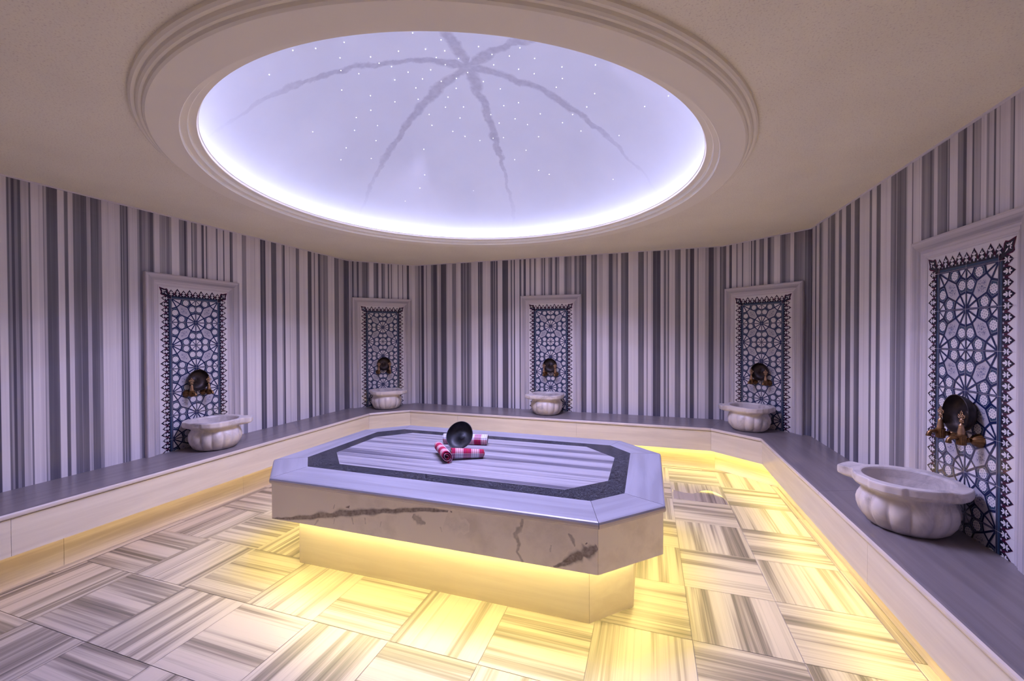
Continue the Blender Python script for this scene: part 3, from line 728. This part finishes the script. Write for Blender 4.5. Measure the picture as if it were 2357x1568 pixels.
# base and soffit
oc = octo(.013 + .14)
for i in range(8):
    j = (i + 1) % 8; pa, pb = shrink(oc[i], oc[j], .0006); oi = octo(.013 + .152); pc, pd = shrink(oi[j], oi[i], .0006)
    mb = MB(); mb.add([(p[0], p[1], z) for z in (0, ZP0 + .07) for p in (pa, pb, pc, pd)], [(0, 1, 5, 4), (1, 2, 6, 5), (2, 3, 7, 6), (3, 0, 4, 7), (4, 5, 6, 7), (3, 2, 1, 0)])
    mb.build('base_panel', M['base'], plat)
mb = MB(); q0, q1 = octo(.034), octo(.165)
mb.rings([[(x, y, ZP0 + .064) for x, y in q0], [(x, y, ZP0 + .064) for x, y in q1]], 0, False)
mb.build('soffit', M['panel'], plat)
mb = MB(); q0, q1 = octo(.122), octo(.130)
mb.rings([[(x, y, ZP0 + .034) for x, y in q0], [(x, y, ZP0 + .034) for x, y in q1], [(x, y, ZP0 + .056) for x, y in q1], [(x, y, ZP0 + .056) for x, y in q0], [(x, y, ZP0 + .034) for x, y in q0]], 0, False)
o = mb.build('light_strip', M['led_warm'], plat); o['label'] = 'warm yellow light strip under the platform'

# ------------------------------------------------------------------ marble frames + tile panels (local: x along wall, -y into the room)
FW, FT, TW, TT = .383, 1.88, .283, 1.78
FP = [(0, 0), (0, .030), (.004, .036), (.010, .037), (.050, .030), (.056, .027), (.060, .021), (.066, .020), (.072, .0205), (.078, .016), (.083, .014), (.092, .0135), (.098, .010), (.1, .0095), (.1, 0)]
def make_frame():
    root = empty('marble_surround', (0, 0, 0))
    for s in (-1, 1):
        mb = MB(); A = []; B = []; uv = []
        for (u, h) in FP:
            x = s * (FW - u); A.append((x, -h, SEAT + .0006)); B.append((x, -h, FT - u))
        n = len(A)
        ua = [(p[0] * 3 + s, 0.0) for p in A]; ub = [(p[0] * 3 + s, p[2] * .7) for p in B]
        mb.add(A + B, [(k, k + 1, n + k + 1, n + k) for k in range(n - 1)] + [tuple(range(n)), tuple(range(2 * n - 1, n - 1, -1))], 0, False, ua + ub)
        recalc(mb.build('jamb', M['frame_marble'], root))
    mb = MB(); A = []; B = []
    for (u, h) in FP:
        A.append((-(FW - u) + .0006, -h, FT - u)); B.append((FW - u - .0006, -h, FT - u))
    n = len(A)
    mb.add(A + B, [(k, k + 1, n + k + 1, n + k) for k in range(n - 1)] + [tuple(range(n)), tuple(range(2 * n - 1, n - 1, -1))], 0, False, [(p[2] * 3 + 5, 0) for p in A] + [(p[2] * 3 + 5, .5) for p in B])
    recalc(mb.build('lintel', M['frame_marble'], root))
    return root

TS = .19; FZ = 1.687
BASE_Y = -.008
MATS = [M['white_tile'], M['navy'], M['teal'], M['lace'], M['dot'], M['ink'], M['maroon'], M['tilegrout']]
LY = [BASE_Y - .0004 * k for k in range(7)]
def clipz(pts, zmin):
    out = []
    for i in range(len(pts)):
        a, b = pts[i], pts[(i + 1) % len(pts)]
        ia, ib = a[1] >= zmin, b[1] >= zmin
        if ia: out.append(a)
        if ia != ib:
            f = (zmin - a[1]) / (b[1] - a[1]); out.append((a[0] + (b[0] - a[0]) * f, zmin))
    return out
ZMIN = SEAT + .0006
def flat(mb, pts, layer, m, lift=0.0):
    pts = clipz(pts, ZMIN)
    if len(pts) < 3: return
    area = sum(pts[i][0] * pts[(i + 1) % len(pts)][1] - pts[(i + 1) % len(pts)][0] * pts[i][1] for i in range(len(pts)))
    if area < 0: pts = pts[::-1]
    mb.poly([(x, LY[layer] - lift, z) for x, z in pts], m)
LN = [0]
def line(mb, a, b, w, layer, m):
    dx, dz = b[0] - a[0], b[1] - a[1]; l = math.hypot(dx, dz)
    if l < 1e-6: return
    nx, nz = -dz / l * w / 2, dx / l * w / 2; ex, ez = dx / l * w * .3, dz / l * w * .3
    flat(mb, [(a[0] + nx - ex, a[1] + nz - ez), (a[0] - nx - ex, a[1] - nz - ez), (b[0] - nx + ex, b[1] - nz + ez), (b[0] + nx + ex, b[1] + nz + ez)], layer, m, .000009 * (LN[0] % 37))
    LN[0] += 1
def field_tile(mb, ox, oz, fx, fz):
    """one tile; star centre at tile corner (0,0) and (1,1); fx, fz mirror it"""
    def P(u, v):
        if fx: u = 1 - u
        if fz: v = 1 - v
        return (ox + u * TS, oz + v * TS)
    s3 = math.sqrt(3) / 2; r = .41
    V = [(0, r), (.5 * r, s3 * r), (s3 * r, .5 * r), (r, 0)]
    Lp, Tp, Ep = (.342, .658), (.185, .80), (0, .715)
    sw = lambda p: (1 - p[1], 1 - p[0])       # swap the two stars
    md = lambda p: (p[1], p[0])               # mirror on the diagonal
    pents = [[V[0], V[1], Lp, Tp, Ep]]
    pents.append([sw(p) for p in pents[0]]); pents += [[md(p) for p in q] for q in pents[:2]]
    hexa = [V[1], Lp, sw(V[1]), sw(V[2]), md(Lp), V[2]]
    def inset(poly, k):
        cx = sum(p[0] for p in poly) / len(poly); cz = sum(p[1] for p in poly) / len(poly)
        return [(cx + (p[0] - cx) * k, cz + (p[1] - cz) * k) for p in poly]
    for q in pents:
        flat(mb, [P(*p) for p in q], 1, 2)
        iq = inset(q, .80)
        for k in range(5): line(mb, P(*iq[k]), P(*iq[(k + 1) % 5]), .0013, 3, 3)
        cx = sum(p[0] for p in q) / 5; cz = sum(p[1] for p in q) / 5
        pts = []
        for k in range(24):
            a = 2 * PI * k / 24; rr = .116 * (1 + .07 * (-1) ** k); pts.append(P(cx + rr * math.cos(a), cz + rr * math.sin(a)))
        flat(mb, pts, 2, 0)
        for k in range(6):
            a = 2 * PI * k / 6 + .3; c = (cx + .068 * math.cos(a), cz + .068 * math.sin(a))
            flat(mb, [P(c[0] + .016 * math.cos(b), c[1] + .016 * math.sin(b)) for b in (0, 1.257, 2.513, 3.77, 5.03)], 3, 4)
        flat(mb, [P(cx + .020 * math.cos(b), cz + .020 * math.sin(b)) for b in (0, 1.05, 2.1, 3.14, 4.19, 5.24)], 3, 3)
    flat(mb, [P(*p) for p in hexa], 1, 3)
    rr = random.Random(5)
    for (a, b, s) in ((.5, .5, .028), (.415, .415, .022), (.585, .585, .022), (.45, .56, .016), (.56, .45, .016)):
        flat(mb, [P(a + s * math.cos(q), b + s * math.sin(q)) for q in (0, .9, 1.8, 2.7, 3.6, 4.5, 5.4)], 2, 4)
    for k in range(70):
        a = rr.uniform(.36, .64); b = rr.uniform(.36, .64)
        if abs(a - b) > .2 or abs(a + b - 1) > .24: continue
        s = rr.uniform(.008, .014); flat(mb, [P(a + s, b), P(a, b + s), P(a - s, b), P(a, b - s)], 2, 4)
    W_ = .0088; done = set()
    def ln(a, b, w=W_):
        k = tuple(sorted([(round(a[0], 3), round(a[1], 3)), (round(b[0], 3), round(b[1], 3))]))
        if k in done: return
        done.add(k); line(mb, P(*a), P(*b), w, 4, 1)
    for st in (lambda p: p, sw):
        for q in V: ln(st((0, 0)), st(q))
        for k in range(3): ln(st(V[k]), st(V[k + 1]))
    for q in pents:
        for k in range(5): ln(q[k], q[(k + 1) % 5])
    for st in (lambda p: p, md):
        ln(st((0, 1)), st(Tp), .005); ln(st((0, 1)), st(Ep)); ln(st((0, 1)), st(sw(Ep)))
        ln(st((0, .4)), st((0, .72))); ln(st(sw((0, .4))), st(sw((0, .72))))

def palmette(mb, base, dirv, tip, w, big):
    """pointed dark leaf with a white flower; base on the border's inner side"""
    d = Vector(dirv); n = Vector((-d.y, d.x)); b = Vector(base)
    def Q(a, s): p = b + d * a + n * s; return (p.x, p.y)
    h = tip
    prf = [(.26, 1.0), (.50, 1.06), (.62, .98), (.72, .76), (.82, .46), (.92, .18)]
    leaf = lambda k, t: [Q(h * u_, -w * k * v_) for u_, v_ in prf] + [Q(t, 0)] + [Q(h * u_, w * k * v_) for u_, v_ in prf[::-1]]
    flat(mb, leaf(1.0, h), 2, 6); flat(mb, leaf(.80, h - .006), 3, 5)
    s = .0235 / .0235
    def petal(c0, c1, wd, m=0):
        a = Vector(c0); e = Vector(c1); t = (e - a); l = t.length; t = t / l; m_ = Vector((-t.y, t.x))
        pts = [a, a + t * l * .35 + m_ * wd, a + t * l * .75 + m_ * wd * .8, e, a + t * l * .75 - m_ * wd * .8, a + t * l * .35 - m_ * wd]
        flat(mb, [Q(p.x, p.y) for p in pts], 4, m)
    c = h * .60
    petal((c, 0), (c + .0185, 0), .0042); petal((c, 0), (c + .009, .0135), .0038); petal((c, 0), (c + .009, -.0135), .0038)
    petal((c - .002, 0), (c - .016, .0125), .0034); petal((c - .002, 0), (c - .016, -.0125), .0034)
    if big: petal((c - .006, 0), (c - .030, 0), .0056)
    else: petal((c - .006, 0), (c - .022, 0), .0038)

def border_strip(mb, p0, dirv, outv, length, nper):
    """a run of border: p0 = inner edge start, dirv along, outv outwards"""
    p0 = Vector(p0); d = Vector(dirv); o = Vector(outv)
    def Q(a, s): p = p0 + d * a + o * s; return (p.x, p.y)
    flat(mb, [Q(0, 0), Q(length, 0), Q(length, .016), Q(0, .016)], 1, 2)
    flat(mb, [Q(0, .016), Q(length, .016), Q(length, .046), Q(0, .046)], 1, 5)
    line(mb, Q(0, .0045), Q(length, .0045), .0012, 2, 3)
    line(mb, Q(0, .0005), Q(length, .0005), .004, 2, 1)
    k = 0; pitch = TS / 4; n = int(round(length / pitch))
    for k in range(n + 1):
        a = k * pitch
        if a > length + .001: break
        big = k % 2 == 1
        palmette(mb, Q(a, 0), outv, .086 if big else .076, .0215, big)
    for k in range(n):                     # teal scrolls between the leaves
        a = (k + .5) * pitch
        pts = [Q(a + .010 * math.cos(b), .020 + .012 * math.sin(b)) for b in [PI * q / 6 for q in range(7)]]
        flat(mb, pts, 2, 2)
        flat(mb, [Q(a + .004 * math.cos(b), .027 + .004 * math.sin(b)) for b in [2 * PI * q / 6 for q in range(6)]], 5, 3)

def make_tiles():
    root = empty('tile_panel', (0, 0, 0))
    mb = MB()
    mb.box(-TW + .0006, TW - .0006, BASE_Y, -.0004, ZMIN, TT - .0006, 0)
    for i in range(2):
        for j in range(7):
            oz = FZ - (j + 1) * TS
            # star sits on the middle line at the odd row joints: (i=0: right edge, i=1: left edge)
            bottom_star_mid = (j % 2 == 0)
            if i == 1: fx = False
            else: fx = True
            fz = not bottom_star_mid
            field_tile(mb, -TS + i * TS, oz, fx, fz)
    for k in range(8):
        line(mb, (-TW, FZ - k * TS), (TW, FZ - k * TS), .0013, 6, 7)
    line(mb, (0, ZMIN), (0, TT), .0013, 6, 7)
    for s in (-1, 1): line(mb, (s * TS, ZMIN), (s * TS, TT), .0013, 6, 7)
    mb.build('tile_field', MATS, root)
    for s in (-1, 1):
        mb = MB(); border_strip(mb, (s * TS, FZ), (0, -1), (s, 0), FZ - SEAT, 4); mb.build('border', MATS, root)
    mb = MB(); border_strip(mb, (-TS, FZ), (1, 0), (0, 1), 2 * TS, 4); mb.build('border', MATS, root)
    for s in (-1, 1):
        mb = MB(); c = (s * (TS + .052), FZ + .052)
        def Q(a, b): return (c[0] + s * a, c[1] + b)
        flat(mb, [Q(-.062, -.062), Q(-.03, -.05), Q(-.02, -.034), Q(.018, -.028), Q(.028, -.02), Q(.024, -.004), Q(.036, .036), Q(-.004, .024), Q(-.02, .028), Q(-.028, .018), Q(-.034, -.02), Q(-.05, -.03)], 3, 6)
        flat(mb, [Q(-.058, -.058), Q(-.024, -.04), Q(-.012, -.028), Q(.014, -.023), Q(.022, -.016), Q(.018, -.004), Q(.028, .028), Q(-.004, .018), Q(-.016, .022), Q(-.023, .014), Q(-.028, -.012), Q(-.04, -.024)], 4, 5)
        for (a, b) in ((45, .026), (90, .016), (0, .016), (135, .018), (-45, .018), (225, .030)):
            t = Vector((math.cos(R(a)), math.sin(R(a)))); nn = Vector((-t.y, t.x))
            flat(mb, [Q(*(t * .004)), Q(*(t * b * .5 + nn * .004)), Q(*(t * b)), Q(*(t * b * .5 - nn * .004))], 5, 0)
        flat(mb, [(s * TS, FZ), (s * (TS + .02), FZ), (s * (TS + .02), FZ + .02), (s * TS, FZ + .02)], 1, 2)
        mb.build('corner_ornament', MATS, root)
    return root

# ------------------------------------------------------------------ hanging bowl, taps, basin prototypes
def bowl_profile(r=.088, h=.046):
    out = [(.0001, 0), (.050, 0), (.064, .003), (.076, .013), (.083, .027), (r, h)]
    inn = [(r - .0025, h), (.0805, .028), (.073, .015), (.062, .0055), (.044, .003), (.018, .003), (.016, .0065), (.010, .0085), (.0001, .009)]
    return out, inn
def make_bowl(name, mt):
    root = empty(name, (0, 0, 0))
    out, inn = bowl_profile()
    mb = MB(); mb.lathe(out, 48, None, 0, True)
    mb.lathe(inn, 48, None, 0, True); mb.build('bowl_body', mt, root)
    mb = MB(); a = [(.0868 + .0022 * math.cos(b), .0460 + .0022 * math.sin(b)) for b in [2 * PI * k / 8 for k in range(9)]]
    mb.lathe(a, 48); mb.build('rolled_rim', mt, root)
    return root

def make_tap():
    """tap on the wall: local origin on the wall face, -y into the room"""
    root = empty('brass_tap', (0, 0, 0))
    Mw = Matrix.Rotation(PI / 2, 4, 'X')          # lathe axis z -> -y
    mb = MB(); mb.lathe([(.0300, .0005), (.0305, .004), (.027, .012), (.020, .024), (.014, .032), (.012, .034)], 48, Mw, 0, False, True, True, lambda a, z: 1 + .05 * math.cos(12 * a) * (1 if z < .03 else .2))
    mb.build('wall_flange', M['brass'], root)
    mb = MB(); mb.lathe([(.0085, .030), (.0085, .040), (.0115, .042), (.0115, .047), (.0085, .049), (.0085, .054)], 20, Mw); mb.build('pipe', M['brass'], root)
    mb = MB(); T = Matrix.Translation((0, -.066, 0))
    mb.lathe([(.010, -.024), (.0165, -.021), (.0165, .016), (.0185, .018), (.0185, .022), (.014, .026)], 32, T, 0, False, True, True, lambda a, z: 1 + (.035 * math.cos(16 * a) if -.022 < z < .017 else 0))
    mb.build('valve_body', M['brass'], root)
    mb = MB(); mb.lathe([(.0125, .026), (.0135, .034), (.0110, .050), (.0085, .062), (.0105, .064), (.0105, .067), (.006, .069), (.0045, .075)], 20, T); mb.build('stem', M['brass_light'], root)
    mb = MB(); mb.tube([(0, -.074, .004), (0, -.090, .009), (0, -.102, .007), (0, -.109, .000), (0, -.111, -.010), (0, -.111, -.016)], [.0095, .0088, .0085, .0088, .0105, .0118], 14); mb.build('spout', M['brass'], root)
    # pierced leaf handle, built of rings and struts in the x-z plane
    mb = MB(); y0 = -.066; zc = .104
    def ringt(cx, cz, rx, rz, tr=.0021, rot=0):
        pts = []
        for k in range(13):
            a = 2 * PI * k / 12; x = rx * math.cos(a); z = rz * math.sin(a)
            pts.append((cx + x * math.cos(rot) - z * math.sin(rot), y0, cz + x * math.sin(rot) + z * math.cos(rot)))
        mb.tube(pts, tr, 6, 0, False)
    ringt(0, zc + .016, .0062, .0068); ringt(-.0062, zc + .006, .0055, .0055); ringt(.0062, zc + .006, .0055, .0055)
    ringt(-.0125, zc - .001, .0048, .0092, .0022, .9); ringt(.0125, zc - .001, .0048, .0092, .0022, -.9)
    ringt(-.0065, zc - .018, .0055, .0052); ringt(.0065, zc - .018, .0055, .0052)
    mb.tube([(0, y0, .072), (0, y0, zc - .006)], [.0042, .003], 8)
    for s in (-1, 1):
        mb.tube([(s * .004, y0, zc - .022), (s * .0155, y0, zc - .025)], [.0028, .0008], 6)
        mb.tube([(s * .014, y0, zc + .006), (s * .0215, y0, zc + .0105)], [.0028, .0008], 6)
    mb.tube([(0, y0, zc + .021), (0, y0, zc + .029)], [.003, .0008], 6)
    mb.build('pierced_handle', M['brass_light'], root)['label'] = 'pierced leaf shaped handle'
    return root

def rim_r(a):
    """plan outline of the basin rim: lugs at 0 and 180 degrees, stepped brackets at +-90"""
    def bump(d, half, soft):
        d = abs((d + PI) % (2 * PI) - PI)
        return max(0.0, min(1.0, (half + soft - d) / soft))
    r = .203
    lug = max(bump(a, R(14), R(5)) * .064, bump(a - PI, R(16), R(7)) * .020)
    # squared lug ends: straight edge across
    for c, wd in ((0, 16), (PI, 20)):
        d = abs((a - c + PI) % (2 * PI) - PI)
        if d < R(wd): lug = lug / max(.6, math.cos(d)) 
    br = max(bump(a - PI / 2, R(17), R(4)), bump(a + PI / 2, R(17), R(4))) * .013
    d = min(abs((a - PI / 2 + PI) % (2 * PI) - PI), abs((a + PI / 2 + PI) % (2 * PI) - PI))
    br += max(0, 1 - d / R(10)) * .007
    return r + lug + br
def make_basin():
    root = empty('wash_basin', (0, 0, 0))
    n = 168; NG = 14
    def gad(a, z):
        k = max(0.0, min(1.0, (z - .0) / .02)) * max(0.0, min(1.0, (.158 - z) / .03))
        return 1 - .085 * k * (1 - abs(math.cos(NG * a / 2)) ** .7)
    prof = [(.115, 0), (.135, .004), (.158, .022), (.178, .055), (.187, .085), (.189, .110), (.184, .132), (.174, .150), (.166, .162), (.166, .172), (.172, .180), (.180, .184)]
    mb = MB(); mb.lathe(prof, n, None, 0, True, True, False, gad)
    mb.build('fluted_bowl', M['basin'], root)
    def outline(k, z, lugk=1.0):
        out = []
        for j in range(n):
            a = 2 * PI * j / n; r = .203 + (rim_r(a) - .203) * lugk
            out.append((r * k * math.cos(a), r * k * math.sin(a), z))
        return out
    def circ(r, z): return [(r * math.cos(2 * PI * j / n), r * math.sin(2 * PI * j / n), z) for j in range(n)]
    mb = MB()
    rs = [circ(.165, .183), outline(.90, .184, .5), outline(.955, .190, .8), outline(.985, .198), outline(1.0, .206), outline(1.0, .232), outline(.994, .2375), outline(.98, .240), circ(.172, .240), circ(.166, .238), circ(.162, .230), circ(.158, .190), circ(.148, .150), circ(.125, .105), circ(.085, .075), circ(.02, .066), circ(.0002, .066)]
    for i in range(len(rs) - 1): mb.rings([rs[i], rs[i + 1]], 0, i not in (0, 7))
    mb.build('rim', M['basin'], root)
    return root

SH = {0: -.014, 1: .004, 2: .0, 3: .006, 4: .028}     # bowls and taps sit a little off the panels' middle lines
frame0 = make_frame(); tiles0 = make_tiles(); tap0 = make_tap(); basin0 = make_basin(); wbowl0 = make_bowl('hanging_bowl', M['copper'])
mids = [(0, 2.525 - YF, 'left wall'), (1, .436, 'left far corner'), (2, 1.921, 'back wall'), (3, .430, 'right far corner'), (4, CRY - 2.499, 'right wall')]
LUG = {0: (-45, True), 1: (-45, True), 2: (-135, False), 3: (-135, False), 4: (-135, False)}
WHERE = {0: 'on the left wall', 1: 'in the left far corner', 2: 'on the back wall', 3: 'in the right far corner', 4: 'on the right wall nearest the camera'}
for k, (wi, tm, nm) in enumerate(mids):
    a, b = Vector(WC[wi]), Vector(WC[wi + 1]); t = (b - a).normalized(); p = a + t * tm; n = Vector((t.y, -t.x)); ang = math.atan2(t.y, t.x)
    fr = frame0 if k == 0 else copy_tree(frame0); fr.location = (p.x, p.y, 0); fr.rotation_euler.z = ang
    tag(fr, 'pale carved marble frame round the tile panel ' + WHERE[k], 'frame', 'marble frames round the tile panels')
    tl = tiles0 if k == 0 else copy_tree(tiles0); tl.location = (p.x, p.y, 0); tl.rotation_euler.z = ang
    tag(tl, 'blue and white star patterned tile panel ' + WHERE[k], 'tile panel', 'blue and white tile panels')
    wb = wbowl0 if k == 0 else copy_tree(wbowl0)
    q = p + t * SH[k] + n * .0150; wb.location = (q.x, q.y, 1.010)
    tilt = {0: .0, 1: .0, 2: .0, 3: .0, 4: .0}[k]
    wb.rotation_euler = (Matrix.Rotation(ang, 4, 'Z') @ Matrix.Rotation(PI / 2 - R(3), 4, 'X')).to_euler()
    tag(wb, 'dark copper bowl propped on the taps ' + WHERE[k], 'bowl', 'copper bowls propped on the taps')
    for s in (-1, 1):
        tp = tap0 if (k == 0 and s == -1) else copy_tree(tap0)
        q = p + t * (s * .070 + SH[k]) + n * .0102; tp.location = (q.x, q.y, .905); tp.rotation_euler.z = ang
        tag(tp, 'brass tap with pierced handle %s of the bowl %s' % ('left' if s < 0 else 'right', WHERE[k]), 'tap', 'brass taps on the tile panels')
    bs = basin0 if k == 0 else copy_tree(basin0)
    q = p + n * .228; bs.location = (q.x, q.y, SEAT)
    bs.rotation_euler.z = ang + R(LUG[k][0])
    tag(bs, 'fluted white marble wash basin on the bench ' + WHERE[k].replace('on the', 'by the').replace('nearest the camera', 'nearest the camera'), 'basin', 'marble wash basins')

# ------------------------------------------------------------------ wet patch on one floor tile
mb = MB()
op = [(.201, 3.748), (.40, 3.745), (.615, 3.742), (.621, 3.80), (.592, 3.94), (.555, 4.01), (.50, 4.035), (.445, 4.01), (.405, 3.95), (.36, 3.915), (.29, 3.915), (.235, 3.94), (.201, 3.965)]
cxp = sum(p[0] for p in op) / len(op); cyp = sum(p[1] for p in op) / len(op); n = len(op)
ip = [(cxp + (x - cxp) * .985, cyp + (y - cyp) * .985) for x, y in op]
mb.add([(x - cxp, y - cyp, .0002) for x, y in op] + [(x - cxp, y - cyp, .0012) for x, y in ip], [(k, (k + 1) % n, n + (k + 1) % n, n + k) for k in range(n)] + [tuple(range(n, 2 * n))], 0, False, [(x * 1.0 + 7.7, y) for x, y in op] + [(x + 7.7, y) for x, y in ip])
wp_ = mb.build('puddle', uv_stripe_material('wet_marble', (.30, .255, .25), (.15, .125, .125), (.07, .058, .06), .08))
wp_.location = (cxp, cyp, 0)
tag(wp_, 'small dark wet patch on a floor tile behind the right end of the platform', 'puddle')

# ------------------------------------------------------------------ towels and bowl on the platform
def make_towel(name, length, rad, seed, rz=.92, ry=1.0, taper=1.0, turns=2.6):
    rr = random.Random(seed); n = 90; mb = MB(); th = .006
    nl = 9
    def spiral(f, extra):
        a = f * turns * 2 * PI; r = .010 + (rad - .010) * f; return a, r + extra
    vs = []; uvs = []
    for side in (0, 1):
        for l in range(nl):
            x = -length / 2 + length * l / (nl - 1)
            for k in range(n):
                f = k / (n - 1); a, r = spiral(f, th * (side - 1) * .8)
                wob = 1 + .05 * noise.noise(Vector((x * 9, f * 6, seed * 3.1)))
                ex = .012 * noise.noise(Vector((f * 4, seed, l > nl / 2))) if l in (0, nl - 1) else 0
                tp = 1 + (taper - 1) * l / (nl - 1)
                vs.append((x + ex, r * wob * math.cos(a) * ry * tp, r * wob * math.sin(a) * rz * tp)); uvs.append((x + seed * .037, f * turns * PI * (rad + .01)))
    fs = []
    for side in (0, 1):
        o = side * nl * n
        for l in range(nl - 1):
            for k in range(n - 1):
                q = (o + l * n + k, o + l * n + k + 1, o + (l + 1) * n + k + 1, o + (l + 1) * n + k); fs.append(q if side else q[::-1])
    for l in (0, nl - 1):
        for k in range(n - 1): fs.append((l * n + k, l * n + k + 1, nl * n + l * n + k + 1, nl * n + l * n + k))
    for k in (0, n - 1):
        for l in range(nl - 1): fs.append((l * n + k, (l + 1) * n + k, nl * n + (l + 1) * n + k, nl * n + l * n + k))
    mb.add(vs, fs, 0, True, uvs)
    return mb.build(name, M['plaid'])
def place(o, p, ax, roll=0.0):
    x = Vector(ax).normalized(); z = Vector((0, 0, 1)); z = (z - x * z.dot(x)).normalized(); y = z.cross(x)
    o.matrix_world = Matrix(((x.x, y.x, z.x, p[0]), (x.y, y.y, z.y, p[1]), (x.z, y.z, z.z, p[2]), (0, 0, 0, 1))) @ Matrix.Rotation(roll, 4, 'X')
rt, fd = r0, f0
tA = make_towel('rolled_towel', .26, .043, 3, .86, 1.08); tB = make_towel('rolled_towel', .215, .046, 5, .92, 1.0, .78); tC = make_towel('rolled_towel', .33, .046, 8, .92)
place(tA, (-1.312, 2.492, .6005), (-.64, .77, 0), .9)
place(tB, (-1.150, 2.535, .6060), (.89, .46, -.06), 2.6)
place(tC, (-1.318, 2.880, .6055), (.98, .20, 0), .3)
bpy.context.view_layer.update()
for o in (tA, tB, tC):                 # every towel touches the slab
    o.location.z += PZ + .0003 - min((o.matrix_world @ v.co).z for v in o.data.vertices)
tag(tA, 'red and white checked rolled towel at the front left, showing its spiral end', 'towel', 'rolled checked towels on the platform')
tag(tB, 'red and white checked rolled towel lying crosswise in front of the black bowl', 'towel', 'rolled checked towels on the platform')
tag(tC, 'red and white checked rolled towel behind the black bowl', 'towel', 'rolled checked towels on the platform')
pb_ = make_bowl('black_bowl', M['tin'])
zax = (-fd * .80 + Vector((0, 0, 1)) * .52 - rt * .30).normalized(); xax = rt - zax * rt.dot(zax); xax.normalize(); yax = zax.cross(xax)
ctr = Vector((-1.262, 2.645, .684)) - zax * .050
pb_.matrix_world = Matrix(((xax.x, yax.x, zax.x, ctr.x), (xax.y, yax.y, zax.y, ctr.y), (xax.z, yax.z, zax.z, ctr.z), (0, 0, 0, 1))) @ Matrix.Scale(1.13, 4)
tag(pb_, 'black metal bowl leaning on the rolled towels on the platform', 'bowl')

# ------------------------------------------------------------------ render settings that belong to the scene
w = bpy.data.worlds.new('world'); S.world = w; w.use_nodes = True
w.node_tree.nodes['Background'].inputs[0].default_value = (0, 0, 0, 1)
S.view_settings.view_transform = 'Standard'; S.view_settings.look = 'None'; S.view_settings.gamma = 1; S.view_settings.use_curve_mapping = False
S.view_settings.exposure = 0.48
S.cycles.max_bounces = 14; S.cycles.diffuse_bounces = 10; S.cycles.glossy_bounces = 4
S.cycles.use_denoising = True; S.cycles.use_light_tree = True
S.cycles.sample_clamp_indirect = 6.0
S.cycles.caustics_reflective = False; S.cycles.caustics_refractive = False
